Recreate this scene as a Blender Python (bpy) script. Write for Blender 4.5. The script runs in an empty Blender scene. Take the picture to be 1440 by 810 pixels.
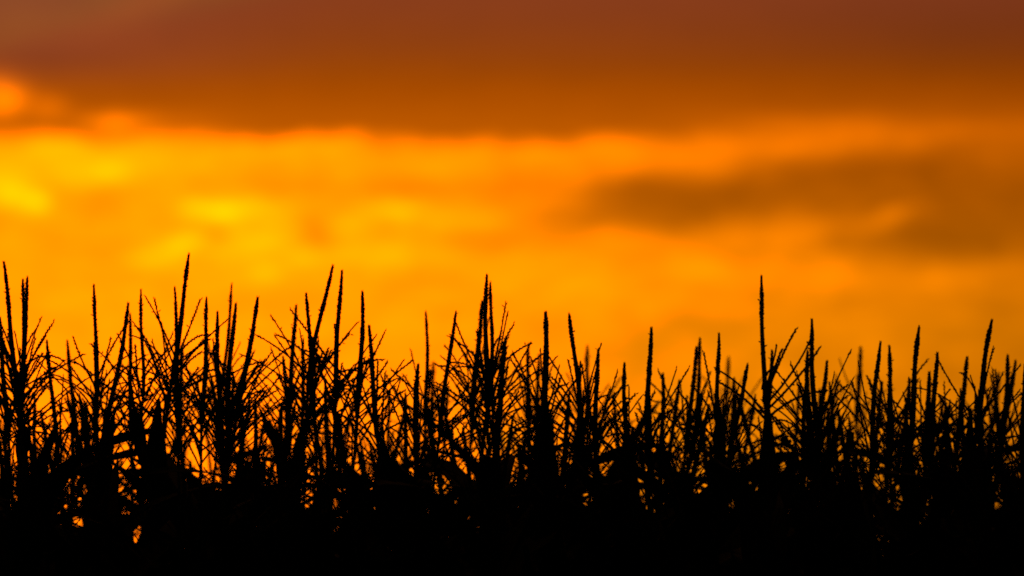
import bpy, math, random
import numpy as np
from mathutils import Vector, Matrix

C = bpy.context.scene.collection
R = math.radians

# ------------------------------------------------------------------ camera
CAM = Vector((0.0, 0.0, 0.9))
LENS, FOCUS = 180.0, 12.0
PITCH = math.atan(1.64 / 12.0)
cam_d = bpy.data.cameras.new("camera")
cam = bpy.data.objects.new("camera", cam_d)
C.objects.link(cam)
cam.location = CAM
cam.rotation_euler = (math.pi / 2 + PITCH, 0, 0)
cam_d.lens = LENS
cam_d.sensor_width = 36.0
cam_d.clip_start = 0.1
cam_d.clip_end = 20000
cam_d.dof.use_dof = True
cam_d.dof.focus_distance = math.hypot(12.0, 1.6)
cam_d.dof.aperture_fstop = 3.2
scene = bpy.context.scene
scene.camera = cam
scene.view_settings.view_transform = 'Standard'
scene.view_settings.look = 'None'
scene.view_settings.exposure = 0.0
scene.view_settings.gamma = 1.0
scene.render.engine = 'CYCLES'
scene.cycles.use_denoising = False
scene.cycles.use_adaptive_sampling = False
scene.cycles.max_bounces = 4
scene.cycles.filter_width = 1.9
scene.cycles.transparent_max_bounces = 4

PXK = 1440 * LENS / 36.0          # sky angle unit: 7200 units per radian


# ------------------------------------------------------------------ sky
world = bpy.data.worlds.new("World")
scene.world = world
world.use_nodes = True
nt = world.node_tree
nt.nodes.clear()
NN, LK = nt.nodes, nt.links


def setin(sock, v):
    if isinstance(v, (int, float)):
        sock.default_value = v
    elif isinstance(v, (tuple, list)):
        sock.default_value = v
    else:
        LK.new(v, sock)


def m_(op, a, b=None, c=None, clamp=False):
    n = NN.new('ShaderNodeMath')
    n.operation = op
    n.use_clamp = clamp
    for i, v in enumerate((a, b, c)):
        if v is not None:
            setin(n.inputs[i], v)
    return n.outputs[0]


def sstep(x, e0, e1):
    n = NN.new('ShaderNodeMapRange')
    n.interpolation_type = 'SMOOTHSTEP'
    setin(n.inputs['Value'], x)
    setin(n.inputs['From Min'], e0)
    setin(n.inputs['From Max'], e1)
    return n.outputs[0]


def mixf(f, a, b):
    return m_('ADD', m_('MULTIPLY', a, m_('SUBTRACT', 1.0, f)), m_('MULTIPLY', b, f))


def noise(vec, scale, detail=2.0, rough=0.5, col=False):
    n = NN.new('ShaderNodeTexNoise')
    n.noise_dimensions = '3D'
    LK.new(vec, n.inputs['Vector'])
    n.inputs['Scale'].default_value = scale
    n.inputs['Detail'].default_value = detail
    n.inputs['Roughness'].default_value = rough
    return n.outputs['Color' if col else 'Fac']


def vmath(op, a, b):
    n = NN.new('ShaderNodeVectorMath')
    n.operation = op
    setin(n.inputs[0], a)
    setin(n.inputs[1], b)
    return n


tc = NN.new('ShaderNodeTexCoord')
sep = NN.new('ShaderNodeSeparateXYZ')
LK.new(tc.outputs['Generated'], sep.inputs[0])
az = m_('ARCTAN2', sep.outputs['X'], sep.outputs['Y'])
el = m_('ARCSINE', sep.outputs['Z'])
U = m_('MULTIPLY_ADD', az, PXK, 720.0)
V = m_('MULTIPLY_ADD', el, -PXK, 405.0 + PXK * PITCH)
cmb = NN.new('ShaderNodeCombineXYZ')
LK.new(U, cmb.inputs[0])
LK.new(V, cmb.inputs[1])
UV = cmb.outputs[0]

# stretched copy of the coordinates for the cloud noises, and a soft warp of the cloud shapes
st = vmath('MULTIPLY', UV, (0.0065, 0.015, 1.0)).outputs[0]
wn = noise(st, 1.0, 3.0, 0.55, col=True)
wv = vmath('SUBTRACT', wn, (0.5, 0.5, 0.5)).outputs[0]
UVW = vmath('ADD', UV, vmath('MULTIPLY', wv, (64.0, 30.0, 0.0)).outputs[0]).outputs[0]


def field(blobs, start):
    """sum of soft cloud patches: (u, v, half width, half height, tilt in degrees, amount)"""
    acc = start
    for (u, v, su, sv, rot, amp) in blobs:
        mp = NN.new('ShaderNodeMapping')
        mp.vector_type = 'TEXTURE'
        LK.new(UVW, mp.inputs['Vector'])
        mp.inputs['Location'].default_value = (u, v, 0)
        mp.inputs['Rotation'].default_value = (0, 0, R(rot))
        mp.inputs['Scale'].default_value = (su, sv, 1)
        d = NN.new('ShaderNodeVectorMath')
        d.operation = 'DOT_PRODUCT'
        LK.new(mp.outputs[0], d.inputs[0])
        LK.new(mp.outputs[0], d.inputs[1])
        e = m_('POWER', 0.36788, d.outputs['Value'])
        acc = m_('MULTIPLY_ADD', e, amp, acc)
    return acc


# brightness of the lit cloud under the dark bank (1.0 = where red just saturates)
LOWER = [
    (1360, 285, 230, 76, 0, -0.22), (960, 275, 180, 44, 0, -0.12),
    (110, 225, 190, 34, 0, 0.35), (128, 242, 56, 18, 0, 1.20), (60, 215, 60, 14, 0, 0.25), (4, 268, 32, 22, 0, 1.60), (44, 288, 20, 15, 0, 1.50),
    (272, 294, 26, 13, 0, 1.00), (312, 300, 30, 13, 0, 1.45), (360, 303, 40, 12, 0, 0.80), (248, 350, 24, 15, -20, 1.10), (210, 360, 26, 13, 0, 0.80),
    (303, 334, 18, 9, 0, -0.85), (378, 335, 44, 18, 0, 0.45), (418, 366, 26, 14, 0, 0.50), (330, 362, 40, 12, -10, 0.35),
    (335, 338, 95, 38, 0, 0.45), (370, 390, 22, 11, 0, 1.00),
    (548, 294, 30, 10, 0, 0.95), (578, 300, 24, 9, 0, 0.6), (497, 316, 24, 13, 0, 0.75), (630, 315, 70, 14, 0, 0.60), (520, 362, 90, 22, 0, 0.60),
    (442, 328, 22, 24, 30, -0.70), (675, 340, 60, 15, 0, -0.40), (560, 262, 190, 16, 0, -0.40), (300, 272, 130, 12, 0, -0.25),
    (900, 262, 121, 22, 4, -0.40), (1075, 268, 209, 56, -4, -0.58), (810, 285, 143, 38, 0, -0.13), (820, 318, 110, 24, 0, -0.36), (960, 315, 110, 26, 0, -0.29),
    (1140, 193, 110, 18, -8, 0.12), (1300, 345, 165, 24, 0, -0.45),
    (1420, 275, 231, 94, 0, -0.43), (1260, 245, 253, 51, 0, -0.27), (860, 290, 143, 38, 0, -0.22), (1440, 210, 60, 20, 0, 0.10),
    (1262, 308, 40, 13, -24, 0.45), (1240, 196, 200, 10, -3, 0.20), (1100, 328, 80, 18, 0, 0.30), (865, 332, 44, 18, 0, 0.42), (740, 385, 60, 26, 0, 0.35),
    (850, 415, 70, 34, 30, 0.32), (980, 372, 70, 20, 0, 0.20), (1160, 375, 50, 18, 0, 0.12), (1330, 392, 120, 14, 0, 0.14),
    (930, 470, 121, 38, 10, -0.16), (1200, 455, 264, 44, 0, -0.07), (1060, 355, 132, 11, 0, -0.07), (600, 430, 120, 20, 0, 0.12),
    (140, 305, 60, 26, 0, -0.20), (90, 350, 90, 24, 0, -0.15), (1440, 490, 132, 67, 0, -0.10),
]
prof = NN.new('ShaderNodeMapRange')
setin(prof.inputs['Value'], U)
prof.inputs['From Min'].default_value = 300
prof.inputs['From Max'].default_value = 1500
prof.inputs['To Min'].default_value = 1.85
prof.inputs['To Max'].default_value = 1.00
low = field(LOWER, prof.outputs[0])
n1 = noise(st, 1.8, 4.0, 0.62)
low = m_('MULTIPLY', low, m_('MULTIPLY_ADD', n1, 0.95, 0.525))
low = m_('SMOOTH_MAX', low, m_('MULTIPLY_ADD', n1, 0.40, 0.26), 0.30)
low = m_('MULTIPLY', low, m_('SUBTRACT', 1.0, m_('MULTIPLY', sstep(V, 400.0, 620.0), m_('MULTIPLY', sstep(U, 300.0, 1400.0), 0.16))))

# the dark cloud bank above
UPPER = [
    (-6, 143, 30, 22, 0, 1.15), (58, 158, 26, 18, 0, 0.35), (155, 180, 46, 14, 0, 0.90), (250, 182, 70, 16, 0, 0.12),
    (200, 5, 110, 26, -25, 0.06), (20, 30, 80, 40, 0, 0.03), (60, 90, 90, 24, 0, -0.05), (1440, 70, 400, 90, 0, -0.06), (1150, 180, 120, 16, 0, 0.28), (1400, 190, 200, 16, 0, 0.10),
]
up0 = NN.new('ShaderNodeValToRGB')
setin(up0.inputs[0], m_('MULTIPLY', V, 1 / 200.0))
cr = up0.color_ramp
cr.interpolation = 'B_SPLINE'
for i, (p, g) in enumerate(((0.0, 0.225), (0.25, 0.24), (0.5, 0.29), (0.75, 0.41), (0.95, 0.52))):
    e = cr.elements[i] if i < 2 else cr.elements.new(p)
    e.position = p
    e.color = (g, g, g, 1)
upv = NN.new('ShaderNodeSeparateColor')
LK.new(up0.outputs[0], upv.inputs[0])
upp = field(UPPER, upv.outputs[0])
upp = m_('MULTIPLY', upp, m_('MULTIPLY_ADD', n1, 0.16, 0.92))

# wavy lower edge of the bank
en = noise(vmath('MULTIPLY', UV, (0.009, 0.012, 1.0)).outputs[0], 1.0, 3.0, 0.5)
edge = m_('MULTIPLY_ADD', m_('SUBTRACT', en, 0.5), 46.0, 197.0)
S = sstep(m_('SUBTRACT', V, edge), m_('MULTIPLY_ADD', sstep(U, 700.0, 1300.0), -10.0, -14.0), m_('MULTIPLY_ADD', sstep(U, 700.0, 1300.0), 14.0, 16.0))
inten = mixf(S, upp, low)

# the glow dies away to the sides, and the far parts of the sky stay dim
gl = m_('POWER', 0.36788, m_('POWER', m_('ABSOLUTE', m_('DIVIDE', m_('SUBTRACT', U, 500.0), 3300.0)), 2.0))
front = m_('GREATER_THAN', sep.outputs['Y'], 0.0)
below = sstep(V, 1050.0, 900.0)
inten = m_('MULTIPLY', inten, gl)

# cloud light: one sunset hue, a little violet in the upper bank
vio = m_('MULTIPLY_ADD', sstep(V, 90.0, -20.0), 0.008, m_('MULTIPLY', sstep(V, 130.0, 60.0), 0.004))
vio = m_('MULTIPLY_ADD', m_('MULTIPLY', sstep(U, 520.0, 0.0), sstep(V, 150.0, 70.0)), 0.011, vio)
hue = NN.new('ShaderNodeMapRange')          # the light turns from red to amber towards the horizon
setin(hue.inputs['Value'], V)
for nm, v_ in (('From Min', 130.0), ('From Max', 470.0), ('To Min', 0.181), ('To Max', 0.265)):
    hue.inputs[nm].default_value = v_
green = m_('MULTIPLY', inten, 0.20)
rgb = NN.new('ShaderNodeCombineColor')
# the brightest cloud is far beyond what the red channel can hold
red = m_('MULTIPLY_ADD', m_('MAXIMUM', m_('SUBTRACT', green, 0.24), 0.0), 7.0, m_('DIVIDE', green, hue.outputs[0]))
LK.new(red, rgb.inputs[0])
# a paler, greyer fold of cloud high on the left
fold = m_('MULTIPLY', sstep(m_('MULTIPLY_ADD', U, 0.22, V), 100.0, 40.0), m_('MULTIPLY_ADD', n1, 0.035, 0.0))
LK.new(m_('ADD', m_('MULTIPLY_ADD', vio, 0.2, green), m_('MULTIPLY', fold, gl)), rgb.inputs[1])
LK.new(m_('MULTIPLY', vio, gl), rgb.inputs[2])
sky = NN.new('ShaderNodeTexSky')
sky.sky_type = 'NISHITA'
sky.sun_disc = False
sky.sun_elevation = R(2.0)
sky.sun_rotation = R(0.0)
bg1 = NN.new('ShaderNodeBackground')
LK.new(sky.outputs[0], bg1.inputs[0])
bg1.inputs[1].default_value = 0.0
bg2 = NN.new('ShaderNodeBackground')
LK.new(rgb.outputs[0], bg2.inputs[0])
# clear sky shows only where the cloud cover ends, far from the glow
bg1.inputs[1].default_value = 0.004
mx = NN.new('ShaderNodeMixShader')
LK.new(m_('MULTIPLY', sstep(gl, 0.02, 0.5), front), mx.inputs[0])
LK.new(bg1.outputs[0], mx.inputs[1])
LK.new(bg2.outputs[0], mx.inputs[2])
out = NN.new('ShaderNodeOutputWorld')
LK.new(mx.outputs[0], out.inputs[0])
world.cycles.sampling_method = 'MANUAL'
world.cycles.sample_map_resolution = 1024

# the low sun, veiled by the cloud straight ahead
sun_d = bpy.data.lights.new("sun", 'SUN')
sun_d.energy = 0.05
sun_d.angle = R(10)
sun_d.color = (1.0, 0.55, 0.25)
sun = bpy.data.objects.new("sun", sun_d)
C.objects.link(sun)
sun.rotation_euler = (R(-88.0), 0, 0)      # light travels towards -Y, towards the camera


# ------------------------------------------------------------------ materials
def material(name, c1, c2, scale, rough):
    m = bpy.data.materials.new(name)
    m.use_nodes = True
    t = m.node_tree
    b = t.nodes['Principled BSDF']
    b.inputs['Roughness'].default_value = rough
    b.inputs['Specular IOR Level'].default_value = 0.15
    n = t.nodes.new('ShaderNodeTexNoise')
    n.inputs['Scale'].default_value = scale
    n.inputs['Detail'].default_value = 4
    co = t.nodes.new('ShaderNodeTexCoord')
    t.links.new(co.outputs['Object'], n.inputs['Vector'])
    r = t.nodes.new('ShaderNodeValToRGB')
    r.color_ramp.elements[0].position = 0.35
    r.color_ramp.elements[0].color = (*c1, 1)
    r.color_ramp.elements[1].position = 0.65
    r.color_ramp.elements[1].color = (*c2, 1)
    t.links.new(n.outputs['Fac'], r.inputs[0])
    t.links.new(r.outputs[0], b.inputs['Base Color'])
    return m


M_LEAF = material('corn_leaf', (0.022, 0.040, 0.012), (0.050, 0.058, 0.020), 9, 0.8)
M_STALK = material('corn_stalk', (0.035, 0.050, 0.018), (0.060, 0.055, 0.025), 6, 0.8)
M_TASSEL = material('corn_tassel', (0.060, 0.042, 0.020), (0.085, 0.060, 0.028), 40, 0.9)
M_SOIL = material('dry_soil', (0.035, 0.024, 0.016), (0.070, 0.050, 0.034), 3, 1.0)

# ------------------------------------------------------------------ ground
bm_v = [(-6000, -6000, 0), (6000, -6000, 0), (6000, 6000, 0), (-6000, 6000, 0)]
me = bpy.data.meshes.new('ground')
me.from_pydata(bm_v, [], [(0, 1, 2, 3)])
me.materials.append(M_SOIL)
g = bpy.data.objects.new('ground', me)
g['kind'] = 'structure'
g['label'] = 'dark bare soil under the corn field'
C.objects.link(g)


# ------------------------------------------------------------------ mesh building
class MB:
    def __init__(self):
        self.v, self.f, self.n = [], [], 0

    def add(self, verts, faces):
        self.f.extend([tuple(i + self.n for i in f) for f in faces])
        self.v.extend(verts)
        self.n += len(verts)

    def tube(self, pts, rads, k=6):
        base = []
        for i, p in enumerate(pts):
            a = pts[max(i - 1, 0)]
            b = pts[min(i + 1, len(pts) - 1)]
            t = (b - a).normalized()
            s = t.cross(Vector((0, 1, 0.03)) if abs(t.y) < 0.9 else Vector((1, 0, 0))).normalized()
            w = t.cross(s)
            for j in range(k):
                an = 2 * math.pi * j / k
                base.append(tuple(p + (s * math.cos(an) + w * math.sin(an)) * rads[i]))
        fs = []
        for i in range(len(pts) - 1):
            for j in range(k):
                fs.append((i * k + j, i * k + (j + 1) % k, (i + 1) * k + (j + 1) % k, (i + 1) * k + j))
        fs.append(tuple(range(k))[::-1])
        fs.append(tuple(range((len(pts) - 1) * k, len(pts) * k)))
        self.add(base, fs)

    def grain(self, p, d, ln, r):
        """one spikelet: a stretched six-cornered seed"""
        s = d.orthogonal().normalized()
        w = d.cross(s)
        m = p + d * ln * 0.42
        vs = [p, m + s * r, m + w * r, m - s * r, m - w * r, p + d * ln]
        self.add([tuple(v) for v in vs], [(0, 2, 1), (0, 3, 2), (0, 4, 3), (0, 1, 4), (5, 1, 2), (5, 2, 3), (5, 3, 4), (5, 4, 1)])

    def mesh(self, name, mat, smooth=False):
        me = bpy.data.meshes.new(name)
        me.from_pydata(self.v, [], self.f)
        me.materials.append(mat)
        if smooth:
            me.polygons.foreach_set('use_smooth', [True] * len(me.polygons))
        return me


def link(name, data, parent=None, loc=None):
    o = bpy.data.objects.new(name, data)
    C.objects.link(o)
    if parent:
        o.parent = parent
    if loc is not None:
        o.location = loc
    return o


def rot_about(v, axis, ang):
    return Matrix.Rotation(ang, 3, axis) @ v


def spike_mb(rng, L, axis, bend, thick=1.0, step=0.0036):
    """central tassel spike from the origin along axis, length L"""
    mb = MB()
    side = axis.cross(Vector((0, 1, 0))).normalized()
    n = 16
    ph = rng.uniform(0, 6.28)
    wob = rng.uniform(0.0008, 0.0022)

    def at(t):
        return axis * (L * t) + side * (bend * math.sin(math.pi * t)) + side * wob * math.sin(9 * t + ph)
    pts = [at(i / n) for i in range(n + 1)]
    mb.tube(pts, [(0.0066 * (1 - 0.58 * (i / n) ** 2.5) * (0.55 if i < 5 else 1.0)) * thick for i in range(n + 1)], 6)
    s = L * 0.30
    a = rng.uniform(0, 6.28)
    while s < L:
        t = s / L
        p = at(t)
        d = (at(min(1, t + 0.02)) - at(t - 0.02)).normalized()
        o1 = d.orthogonal().normalized()
        taper = min(1.0, (1 - t) / 0.10 * 0.6 + 0.4) * (0.82 + 0.18 * math.sin(t * 23 + ph) * rng.random())
        for q in range(3):
            an = a + q * 2.094 + rng.uniform(-.5, .5)
            o = rot_about(o1, d, an)
            gd = (d + o * rng.uniform(0.02, 0.24)).normalized()
            if rng.random() < 0.03:
                gd = (d * 0.6 + o).normalized()
            mb.grain(p + o * 0.0046 * taper * thick, gd, rng.uniform(0.0075, 0.0105) * (0.6 + 0.4 * taper), 0.0025 * taper * thick + 0.0004)
        a += 0.9
        s += step
    return mb


def branch_mb(rng, p0, d0, L, droop, k=1.0):
    mb = MB()
    n = 9
    pts = [p0.copy()]
    d = d0.normalized()
    out = Vector((d.x, d.y, 0))
    if out.length < 1e-4:
        out = Vector((1, 0, 0))
    out.normalize()
    ax = d.cross(Vector((0, 0, -1)))
    ax = ax.normalized() if ax.length > 1e-4 else Vector((1, 0, 0))
    kink = Vector((rng.uniform(-1, 1), rng.uniform(-1, 1), rng.uniform(-1, 1))) * 0.03
    for i in range(n):
        d = rot_about(d, ax, droop / n * (0.5 + i / n))
        d = (d + kink * rng.uniform(-1, 1)).normalized()
        pts.append(pts[-1] + d * (L / n))
    mb.tube(pts, [0.0024 * k * (1 - 0.4 * i / n) for i in range(n + 1)], 4)
    s = L * rng.uniform(0.08, 0.2)
    sd = 1
    ph = rng.uniform(0, 6.28)
    while s < L:
        t = s / L * n
        i = min(int(t), n - 1)
        p = pts[i].lerp(pts[i + 1], t - i)
        dd = (pts[i + 1] - pts[i]).normalized()
        o = rot_about(dd.orthogonal().normalized(), dd, ph + sd * 1.57 + rng.uniform(-.5, .5))
        gd = (dd + o * rng.uniform(0.03, 0.25)).normalized()
        if rng.random() < 0.035:
            gd = (dd * 0.5 + o).normalized()
        if rng.random() > 0.04:
            mb.grain(p + o * 0.0012, gd, rng.uniform(0.0075, 0.0115), rng.uniform(0.0017, 0.0024) * k)
        sd = -sd
        s += rng.uniform(0.0038, 0.0058)
    return mb


def tassel_parts(rng, L, axis, bend, nb, thick=1.0, spread=1.0, first=0.0, merged=False):
    """spike MB and a list of branch MBs; attached along the lowest part of the spike"""
    sp = spike_mb(rng, L, axis, bend, thick)
    brs = []
    o0 = axis.orthogonal().normalized()
    a = rng.uniform(0, 6.28)
    for i in range(nb):
        t = 0.01 + 0.40 * (i / max(nb - 1, 1)) ** 0.9
        p = axis * (L * t)
        o = rot_about(o0, axis, a)
        a += 2.4 + rng.uniform(-.4, .4)
        th = R(rng.triangular(12, 66, 30)) * spread
        d = axis * math.cos(th) + o * math.sin(th)
        bl = rng.uniform(0.12, 0.25) * (1.08 - 0.35 * i / nb)
        dr = rng.choice([rng.uniform(-0.15, 0.1), rng.uniform(-0.1, 0.15), rng.uniform(0.0, 0.4), rng.uniform(0.1, 0.6), rng.uniform(0.3, 1.4)])
        b = branch_mb(rng, p, d, bl, dr)
        if merged:
            sp.add(b.v, b.f)
        else:
            brs.append(b)
    return sp, brs


def leaf_mb(rng, L, W, up, droop, az_, twist):
    """corn leaf from the origin; leaves the stalk at 'up' radians from vertical, arches over by droop"""
    mb = MB()
    n = 14
    d2 = Vector((math.cos(az_), math.sin(az_), 0))
    sd = Vector((-math.sin(az_), math.cos(az_), 0))
    ang = up
    p = Vector((0, 0, 0))
    rows = []
    wav = rng.uniform(0, 6)
    wf = rng.uniform(9, 14)
    for i in range(n + 1):
        t = i / n
        d = d2 * math.sin(ang) + Vector((0, 0, 1)) * math.cos(ang)
        nrm = d2 * (-math.cos(ang)) + Vector((0, 0, 1)) * math.sin(ang)
        tw = twist * t * t
        s = rot_about(sd, d, tw)
        nr = rot_about(nrm, d, tw)
        w = W * 0.5 * (min(1.0, 0.5 + t * 2.2)) * max(0.0, 1 - t ** 1.7) + 0.0006
        fold = 0.28 * (1 - t * 0.6)
        rr = 0.010 * math.sin(wf * t + wav) * min(1, t * 4) * (W / 0.08)
        r2 = 0.010 * math.sin(wf * t + wav + 2.0) * min(1, t * 4) * (W / 0.08)
        rows.append([p + s * w + nr * (w * fold + rr), p + s * w * 0.5 + nr * w * fold * 0.4, p - nr * 0.001,
                     p - s * w * 0.5 + nr * w * fold * 0.4, p - s * w + nr * (w * fold + r2)])
        p = p + d * (L / n)
        ang += droop / n * (0.35 + 1.3 * t)
    vs = [tuple(v) for r in rows for v in r]
    fs = [(i * 5 + j, i * 5 + j + 1, (i + 1) * 5 + j + 1, (i + 1) * 5 + j) for i in range(n) for j in range(4)]
    mb.add(vs, fs)
    return mb


def world_at(px, py, D):
    fx = (px - 720) / PXK
    fy = -(py - 405) / PXK
    d = Vector((fx, math.cos(PITCH) - fy * math.sin(PITCH), math.sin(PITCH) + fy * math.cos(PITCH)))
    return CAM + d * (D / d.y)


GROUP = 'corn plants of the field'
LEAF_LIB = []
lr = random.Random(5)
for i in range(20):           # shared leaf shapes: long arching, short upright flag leaves
    if i < 10:
        L, W, up, dr = lr.uniform(0.45, 0.72), lr.uniform(0.055, 0.085), R(lr.uniform(16, 40)), R(lr.uniform(40, 130))
    else:
        L, W, up, dr = lr.uniform(0.30, 0.46), lr.uniform(0.060, 0.088), R(lr.uniform(8, 38)), R(lr.uniform(0, 60))
    lmb = leaf_mb(lr, L, W, up, dr, 0.0, lr.uniform(-0.9, 0.9))
    LEAF_LIB.append((lmb.mesh('leaf', M_LEAF, True), max(v[2] for v in lmb.v)))


def stalk_curve(base, axis, n=10):
    """points from the ground (local origin) to the tassel base with the spike's direction at the top"""
    h = base.length
    p1 = Vector((0, 0, h * 0.45))
    p2 = base - axis * (h * 0.25)
    pts = []
    for i in range(n + 1):
        t = i / n
        pts.append((1 - t) ** 3 * Vector((0, 0, 0)) + 3 * (1 - t) ** 2 * t * p1 + 3 * (1 - t) * t * t * p2 + t ** 3 * base)
    return pts


def on_curve(pts, z):
    for a, b in zip(pts, pts[1:]):
        if b.z >= z:
            return a.lerp(b, (z - a.z) / max(b.z - a.z, 1e-6))
    return pts[-1].copy()


# how high the leaf canopy stands along the row: (sky angle, canopy line); it dips where the stand is thin
CANOPY = [(-60, 600), (0, 600), (45, 615), (62, 690), (100, 700), (125, 610), (165, 590), (186, 690), (212, 690), (235, 590),
          (262, 650), (272, 690), (300, 640), (330, 650), (352, 690), (375, 620), (420, 600), (445, 690), (470, 690), (500, 620),
          (530, 600), (565, 630), (598, 705), (618, 690), (640, 660), (668, 600), (695, 640), (715, 670), (745, 590), (770, 570),
          (790, 660), (805, 640), (830, 600), (870, 690), (895, 700), (920, 590), (960, 630), (990, 610), (1030, 680), (1062, 565),
          (1080, 650), (1095, 690), (1112, 720), (1140, 560), (1155, 600), (1180, 680), (1205, 690), (1225, 620), (1255, 670),
          (1270, 590), (1300, 630), (1325, 700), (1345, 600), (1365, 580), (1385, 680), (1410, 690), (1430, 640), (1500, 620)]


def canopy(u):
    return float(np.interp(u, [c[0] for c in CANOPY], [c[1] for c in CANOPY]))


def add_leaves(rng, root, pts, top, n, s=1.0, high=0, spread=60):
    """leaves down the stalk; their tips stay under the open tassel zone"""
    a = rng.uniform(0, 6.28)
    D = root.location.y
    z = top - rng.uniform(0.08, 0.20)
    ux = 720 + PXK * root.location.x / D
    line = canopy(ux) + high
    if D > 12.7:
        line = min(line, 668)
    for i in range(n):
        k = rng.randrange(10, 20) if rng.random() < (0.6 if i < 4 else 0.2) else rng.randrange(0, 10)
        me, reach = LEAF_LIB[k]
        lim = z_for(line + rng.expovariate(1.0 / spread), D) / s
        sc = rng.uniform(0.85, 1.12)
        z = min(z, lim - reach * sc)
        if z < 0.9:
            break
        lf = link('leaf', me, root, on_curve(pts, z))
        lf.scale = (sc * 1.2, sc * 1.2, sc)
        lf.rotation_euler = (rng.uniform(-.08, .08), rng.uniform(-.08, .08), a)
        a += math.pi + rng.uniform(-.7, .7)
        z -= rng.uniform(0.035, 0.07) if i < 2 else rng.uniform(0.08, 0.13)


def z_for(py, D):
    return world_at(720, py, D).z


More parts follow.
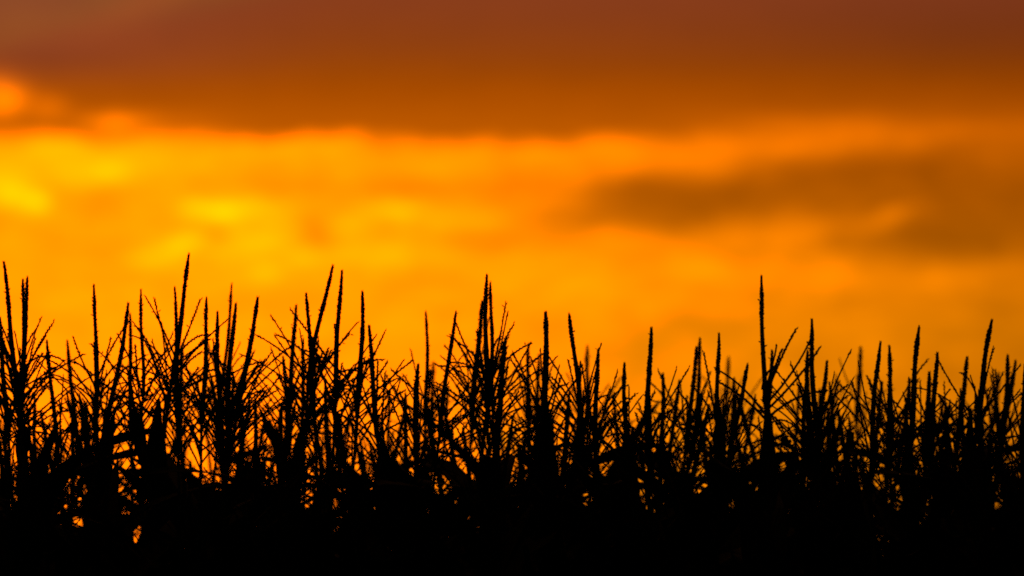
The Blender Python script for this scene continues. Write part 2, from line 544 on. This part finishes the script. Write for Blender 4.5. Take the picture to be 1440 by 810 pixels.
# ---- plants whose spikes stand out in the photograph:
# (tip x, tip y, lower x, lower y, blur 0 sharp / 1 soft / 2 very soft, thickness, branches, label)
PL = [
    (5, 368, 18, 494, 0, 1.0, 11, 'tall corn plant at the left edge, sharp spike leaning outward to the left'),
    (32.6, 394, 32, 518, 0, 0.9, 9, 'corn plant whose straight spike crosses its twin near the left edge, left one of pair'),
    (39, 390, 35, 506, 0, 0.9, 9, 'corn plant whose leaning spike crosses its twin near the left edge, right one of pair'),
    (66, 479, 73, 560, 0, 0.9, 8, 'short sharp corn spike just right of the crossed pair at far left'),
    (94, 479, 103, 575, 0.7, 0.9, 7, 'short softly blurred corn spike between crossed pair and upright fan tassel'),
    (132, 401, 132.4, 518, 0, 0.9, 12, 'upright slim corn spike above a symmetric fan of thin branches, left side'),
    (181, 427, 160, 538, 0, 1.0, 8, 'corn plant with dark spike leaning right, between fan tassel and slim straight spike'),
    (183, 442, 184, 530, 0.6, 0.8, 7, 'soft upright corn spike hidden just behind the tip of a right leaning one'),
    (197.6, 407, 198.5, 524, 0, 0.75, 8, 'slim straight corn spike just left of the tallest leaning spike'),
    (266, 358, 250, 470, 0, 1.0, 11, 'tallest corn plant in the field, its spike leaning slightly right'),
    (245, 405, 247, 500, 0, 0.8, 7, 'slim corn spike standing against the left side of the tallest spike'),
    (257, 484, 254, 560, 0.8, 0.9, 7, 'short soft corn spike just under the tallest leaning spike'),
    (291.5, 419, 286.5, 568, 0, 0.95, 9, 'long straight corn spike first to the right of the tallest spike'),
    (304.6, 438, 308, 535, 0, 1.0, 8, 'thick short corn spike between two longer straight spikes right of the tallest'),
    (327, 400, 315, 515, 0.7, 0.7, 6, 'thin soft corn spike leaning right behind a thick sharp one'),
    (331, 427, 325, 533, 0, 1.1, 10, 'thick sharp bristly corn spike in front of a thin soft leaning one'),
    (363, 418, 345, 518, 0, 1.1, 13, 'corn plant with thick right-leaning spike over a wide spray of branches'),
    (398.5, 501, 401.5, 560, 0.5, 0.8, 7, 'low slim corn spike just left of the blurred red edged spike'),
    (415.7, 429, 406, 541, 0.6, 0.95, 9, 'softly blurred corn spike with reddish edges left of a sharp bristly one'),
    (431, 412, 437, 518, 0, 0.9, 10, 'sharp bristly corn spike leaning left beside the long curved spike'),
    (427.5, 476, 427, 565, 0.6, 0.8, 6, 'short soft corn spike below the bristly left-leaning one'),
    (468, 373.5, 446, 505, 0, 0.95, 11, 'tall corn plant with long curved spike leaning right, first of two tall neighbours'),
    (480, 381, 474.7, 506, 0, 1.0, 10, 'tall thick upright corn spike right beside the long curved one'),
    (510, 410.5, 502, 559, 0, 1.05, 9, 'long straight corn spike right of the two tall neighbours'),
    (519, 457.6, 526, 553, 0, 1.0, 11, 'corn spike leaning left with zigzag branches right of a long straight spike'),
    (587.5, 512, 587, 590, 0, 1.15, 8, 'short stout corn spike standing alone left of a thin soft one'),
    (599.7, 439, 597, 559, 0.7, 0.75, 6, 'thin soft corn spike standing alone in open sky left of a leaning sharp one'),
    (610, 509, 609, 560, 2.0, 1.0, 6, 'very blurred short corn spike in a gap between thin and leaning spikes'),
    (641, 439, 625, 565, 0, 0.9, 9, 'sharp corn spike leaning right, alone left of the central tall cluster'),
    (679, 423, 668, 553, 0.7, 1.1, 10, 'dark thick corn spike forming the left side of the central tall cluster'),
    (684, 386, 686, 530, 0, 1.05, 12, 'tallest bristly corn spike in the middle of the central cluster'),
    (690.7, 397, 693, 535, 0.3, 0.8, 9, 'slim corn spike forming the right side of the central tall cluster'),
    (710.5, 477, 702, 560, 0, 1.2, 13, 'short thick corn spike with many branches just right of the central cluster'),
    (743, 484, 743, 560, 1.0, 0.8, 6, 'thin blurred corn spike left of the thick lone tapering one'),
    (758, 498.5, 757, 560, 1.6, 0.9, 5, 'blurred short corn spike touching the left side of a thick tapering one'),
    (768, 438.7, 766, 571, 0, 1.35, 11, 'thickest corn spike, tapering and upright, right of the central cluster'),
    (801.5, 441.6, 816, 574, 0, 1.05, 10, 'long corn spike leaning left, next right of the thickest tapering one'),
    (816, 508, 816, 570, 0.4, 0.8, 6, 'short slim corn spike touching a long left-leaning spike'),
    (826, 487, 827, 560, 1.8, 0.9, 5, 'very blurred corn spike behind, between left-leaning and stubby bristly spikes'),
    (841, 491, 839, 560, 0, 1.05, 10, 'stubby bristly corn spike right of the long left-leaning one'),
    (878, 510, 881, 571, 0.2, 0.95, 7, 'short corn spike with small hooked branches left of a tall bristly lone one'),
    (915.5, 461.5, 914, 571, 0, 1.15, 9, 'thick bristly corn spike standing straight and alone right of centre'),
    (932.5, 526, 931, 580, 0.6, 0.95, 10, 'low soft corn spike just right of the straight thick lone one'),
    (985, 476, 981, 559, 0.9, 0.85, 7, 'soft upright corn spike, right one of a blurred narrow pair'),
    (979.5, 488, 970, 574, 0.6, 0.95, 8, 'soft corn spike leaning right, left one of a blurred narrow pair'),
    (1010, 469, 1009, 574, 0, 0.95, 8, 'slim straight sharp corn spike between blurred pair and lone tall tassel'),
    (1025, 503, 1021, 560, 2.2, 0.9, 4, 'very blurred corn spike left of the lone tall tassel'),
    (1033, 532, 1031, 585, 1.2, 0.9, 6, 'low blurred corn spike under a drooping branch of the lone tall tassel'),
    (1052, 513, 1040, 577, 0, 1.05, 5, 'corn spike leaning right beneath the arching branch of lone tall tassel'),
    (1070, 388, 1074, 545, 0, 0.95, 0, 'tall lone corn plant with wide open tassel branches against clear sky'),
    (1086, 492.6, 1080, 565, 0.3, 0.9, 1, 'short thick corn spike tucked among branches of lone tall tassel'),
    (1140.7, 448.7, 1147, 565, 0, 1.05, 7, 'tallest corn spike of the dark trio right of the open tassel'),
    (1135, 494, 1139, 574, 0, 1.1, 7, 'shorter corn spike on the left of the dark trio right of open tassel'),
    (1162, 507, 1154, 574, 0.5, 1.0, 7, 'corn spike leaning right, rightmost of the dark trio'),
    (1132, 540, 1132, 590, 0.2, 0.9, 6, 'lowest stub of corn spike at the foot of the dark trio'),
    (1176, 535, 1172, 590, 2.2, 1.0, 5, 'very blurred corn spike right of the dark trio'),
    (1211, 488, 1209, 550, 1.8, 0.9, 4, 'very blurred upright corn spike left of two plain straight spikes'),
    (1237, 481.6, 1229.6, 577, 0, 1.0, 8, 'plain straight sharp corn spike, left of a soft parallel one'),
    (1249.8, 486, 1252, 574, 0.5, 0.95, 8, 'soft straight corn spike just right of the plain sharp one'),
    (1279, 532.6, 1271, 585, 0.8, 0.9, 6, 'low soft corn spike left of the tall bristly one at right'),
    (1292.7, 460, 1286, 574, 0, 1.15, 10, 'tall thick bristly corn spike, second tallest at the right side'),
    (1307, 523, 1303, 585, 0.5, 1.1, 6, 'low thick dark corn spike between two bristly ones at right'),
    (1317.6, 495.6, 1314, 568, 0, 1.1, 9, 'blunt-tipped bristly corn spike right of the tall bristly one'),
    (1360.6, 502, 1351, 580, 0.7, 1.0, 8, 'soft corn spike leaning right with arched branch crossing it'),
    (1376, 550, 1376, 600, 0, 0.95, 7, 'low stubby corn spike at the foot of the tall right-leaning one'),
    (1394.7, 449.6, 1381, 565, 0, 1.15, 10, 'tallest corn spike near the right edge, thick and leaning right'),
    (1405, 524, 1395, 585, 2.0, 1.0, 4, 'very blurred corn spike right of the tallest leaning one at right edge'),
    (1418, 500, 1412, 574, 0.6, 1.05, 7, 'soft corn spike near right edge, left one of a close pair'),
    (1428, 508, 1419, 570, 0.9, 0.95, 6, 'soft leaning corn spike near right edge, right one of a close pair'),
    (1441, 515, 1439, 590, 0, 1.0, 8, 'sharp corn spike cut by the right edge of the view'),
    (-1, 447, 4, 540, 0.2, 1.0, 9, 'corn spike cut by the left edge of the view'),
]

# upper leaf blades that stand out against the sky: plant (by its tip x) -> (tip x, tip y, y where it leaves the stalk, width)
BLADES = {
    1070: [(1063, 568, 722, 0.055)],
    1162: [(1219, 566, 730, 0.030), (1216, 612, 740, 0.042)],
    197.6: [(142, 526, 650, 0.040)],
    132: [(183, 580, 700, 0.060)],
    398.5: [(341, 577, 665, 0.045)],
    266: [(238, 560, 700, 0.065)],
    519: [(546, 600, 720, 0.055)],
    599.7: [(628, 612, 720, 0.045)],
    768: [(752, 575, 710, 0.060), (787, 590, 720, 0.060)],
    1010: [(992, 598, 715, 0.045)],
    1292.7: [(1272, 588, 710, 0.045)],
    1394.7: [(1362, 575, 700, 0.050)],
    39: [(18, 560, 700, 0.060)],
    468: [(452, 590, 700, 0.050)],
    878: [(858, 600, 715, 0.050)],
}

rng = random.Random(11)
for idx, (tx, ty, lx, ly, blur, thick, nb, label) in enumerate(PL):
    D = 12.0 + (rng.uniform(-0.28, 0.28) if blur == 0 else blur * 1.35 + rng.uniform(-.1, .1))
    tip = world_at(tx, ty, D)
    lo = world_at(lx, ly, D)
    lo.y += rng.uniform(-0.03, 0.03)
    axis = (tip - lo).normalized()
    L = rng.uniform(0.36, 0.42) if ty < 480 else rng.uniform(0.30, 0.36)
    nb = nb and nb + (9 if nb > 6 else 4)
    base = tip - axis * L
    root = Vector((base.x - axis.x * 0.75, base.y - axis.y * 0.5, 0.0))
    e = link('corn_plant', None, None, root)
    e.empty_display_size = 0.1
    e['label'] = label
    e['category'] = 'corn plant'
    e['group'] = GROUP
    lb = base - root
    pts = stalk_curve(lb, axis)
    mb = MB()
    mb.tube(pts, [0.0034 + 0.0096 * (1 - i / 10) ** 1.1 for i in range(11)], 8)
    link('stalk', mb.mesh('stalk', M_STALK, True), e)
    bend = rng.uniform(-0.006, 0.006)
    if label.startswith('tall corn plant with long curved'):
        bend = 0.012
    sp, brs = tassel_parts(rng, L, axis, bend, nb, thick * (1.0 + 0.22 * min(blur, 1.6)))
    t = link('tassel', sp.mesh('tassel', M_TASSEL), e, lb)
    if nb == 0:      # the open tassel against clear sky: its branches follow the photograph
        for (bx, by, ex, ey, dr, dy) in (
                (1073, 560, 1094, 483, -0.1, 0.03), (1073, 566, 1120, 467, 0.15, -0.04), (1074, 572, 1139, 472, -0.35, 0.02),
                (1075, 580, 1150, 492, -0.25, -0.05), (1073, 563, 1101, 487, 0.0, 0.05), (1072, 548, 1052, 512, 1.1, 0.0),
                (1074, 580, 1007, 519, 0.45, -0.03), (1075, 588, 1013, 538, 0.35, 0.04), (1075, 592, 1165, 553, 0.75, 0.02)):
            a = world_at(bx, by, D)
            b = world_at(ex, ey, D)
            b.y += dy
            dv = b - a
            ln = dv.length * (1 + 0.04 * abs(dr))
            ax = dv.normalized().cross(Vector((0, 0, -1))).normalized()
            d0 = rot_about(dv.normalized(), ax, -dr * 0.5)
            link('tassel_branch', branch_mb(rng, a - base, d0, ln, dr, 1.35).mesh('tassel_branch', M_TASSEL), t)
    for b in brs:
        link('tassel_branch', b.mesh('tassel_branch', M_TASSEL), t)
    add_leaves(rng, e, pts, base.z, 9, 1.0, -25, 45)
    for (bx, by, sy, w) in BLADES.get(tx, ()):
        a = on_curve(pts, z_for(sy, D))
        v = world_at(bx, by, D) - root - a
        az_ = math.atan2(rng.uniform(-0.3, 0.3), v.x)
        dr = R(rng.uniform(8, 28))
        up = math.atan2(abs(v.x), v.z) - dr * 0.45
        link('leaf', leaf_mb(rng, v.length * 1.01, w, up, dr, az_, rng.uniform(0.5, 1.0)).mesh('leaf', M_LEAF, True), e, a)

# ---- the rest of the rows: five tassel shapes and stalks shared by copies
kinds = []
kr = random.Random(23)
for i in range(10):
    lean = Vector((kr.uniform(-0.22, 0.22), kr.uniform(-0.15, 0.15), 1)).normalized()
    L = kr.uniform(0.30, 0.37)
    H = 2.02
    base = Vector((lean.x * 0.8, lean.y * 0.6, H))
    pts = stalk_curve(base, lean)
    mb = MB()
    mb.tube(pts, [0.0034 + 0.0096 * (1 - j / 10) ** 1.1 for j in range(11)], 6)
    sp, _ = tassel_parts(kr, L, lean, kr.uniform(-.006, .006), kr.randrange(7, 12), kr.uniform(0.85, 1.1), merged=True)
    kinds.append((mb.mesh('stalk', M_STALK, True), sp.mesh('tassel', M_TASSEL), base, pts, L, H))

fr = random.Random(77)
LAB_F = 'dark corn plant in the front rows, its low tassel tangled under the taller spikes'
LAB_B = 'blurred corn plant in the rows behind, seen only through gaps between front tassels'
nfill = 0


def fill_plant(x, D, tip_z, label, group, nleaf=7):
    k = fr.choice(kinds)
    s = tip_z / (k[5] + k[4])
    e = link('corn_plant', None, None, Vector((x, D, 0)))
    e.empty_display_size = 0.1
    e.rotation_euler = (fr.gauss(0, 0.03), fr.gauss(0, 0.05), fr.uniform(0, 6.28))
    e.scale = (s, s, s)
    e['label'] = label
    e['category'] = 'corn plant'
    e['group'] = group
    link('stalk', k[0], e)
    link('tassel', k[1], e, k[2])
    add_leaves(fr, e, k[3], k[5], nleaf, s, 10, 40)


def z_for(py, D):
    return world_at(720, py, D).z


rows = [(11.75, 0.15, 560, 660), (12.1, 0.12, 555, 650), (12.45, 0.12, 550, 640), (12.8, 0.10, 535, 620), (13.1, 0.12, 530, 610),
        (13.3, 0.125, 540, 620), (13.95, 0.14, 545, 640), (14.65, 0.15, 560, 660), (15.4, 0.16, 590, 690), (16.15, 0.17, 620, 720)]
for D, gap, y0, y1 in rows:
    half = 1.22 * D / 12 + 0.14 + 0.07 * (D - 11.75)
    x = -half + fr.uniform(0, 0.1)
    while x < half:
        d = D + fr.uniform(-0.14, 0.14)
        front = d < 12.8
        if d < 13.6 and canopy(720 + PXK * x / d) > 672 and fr.random() < 0.35:
            x += gap
            continue
        fill_plant(x, d, z_for(y0 + (y1 - y0) * fr.random() ** 1.2, d), LAB_F if front else LAB_B,
                   GROUP if front else 'blurred corn plants in the rows behind')
        nfill += 1
        x += gap * fr.uniform(0.75, 1.25)
print('fill plants', nfill, 'named', len(PL), 'objects', len(bpy.data.objects))
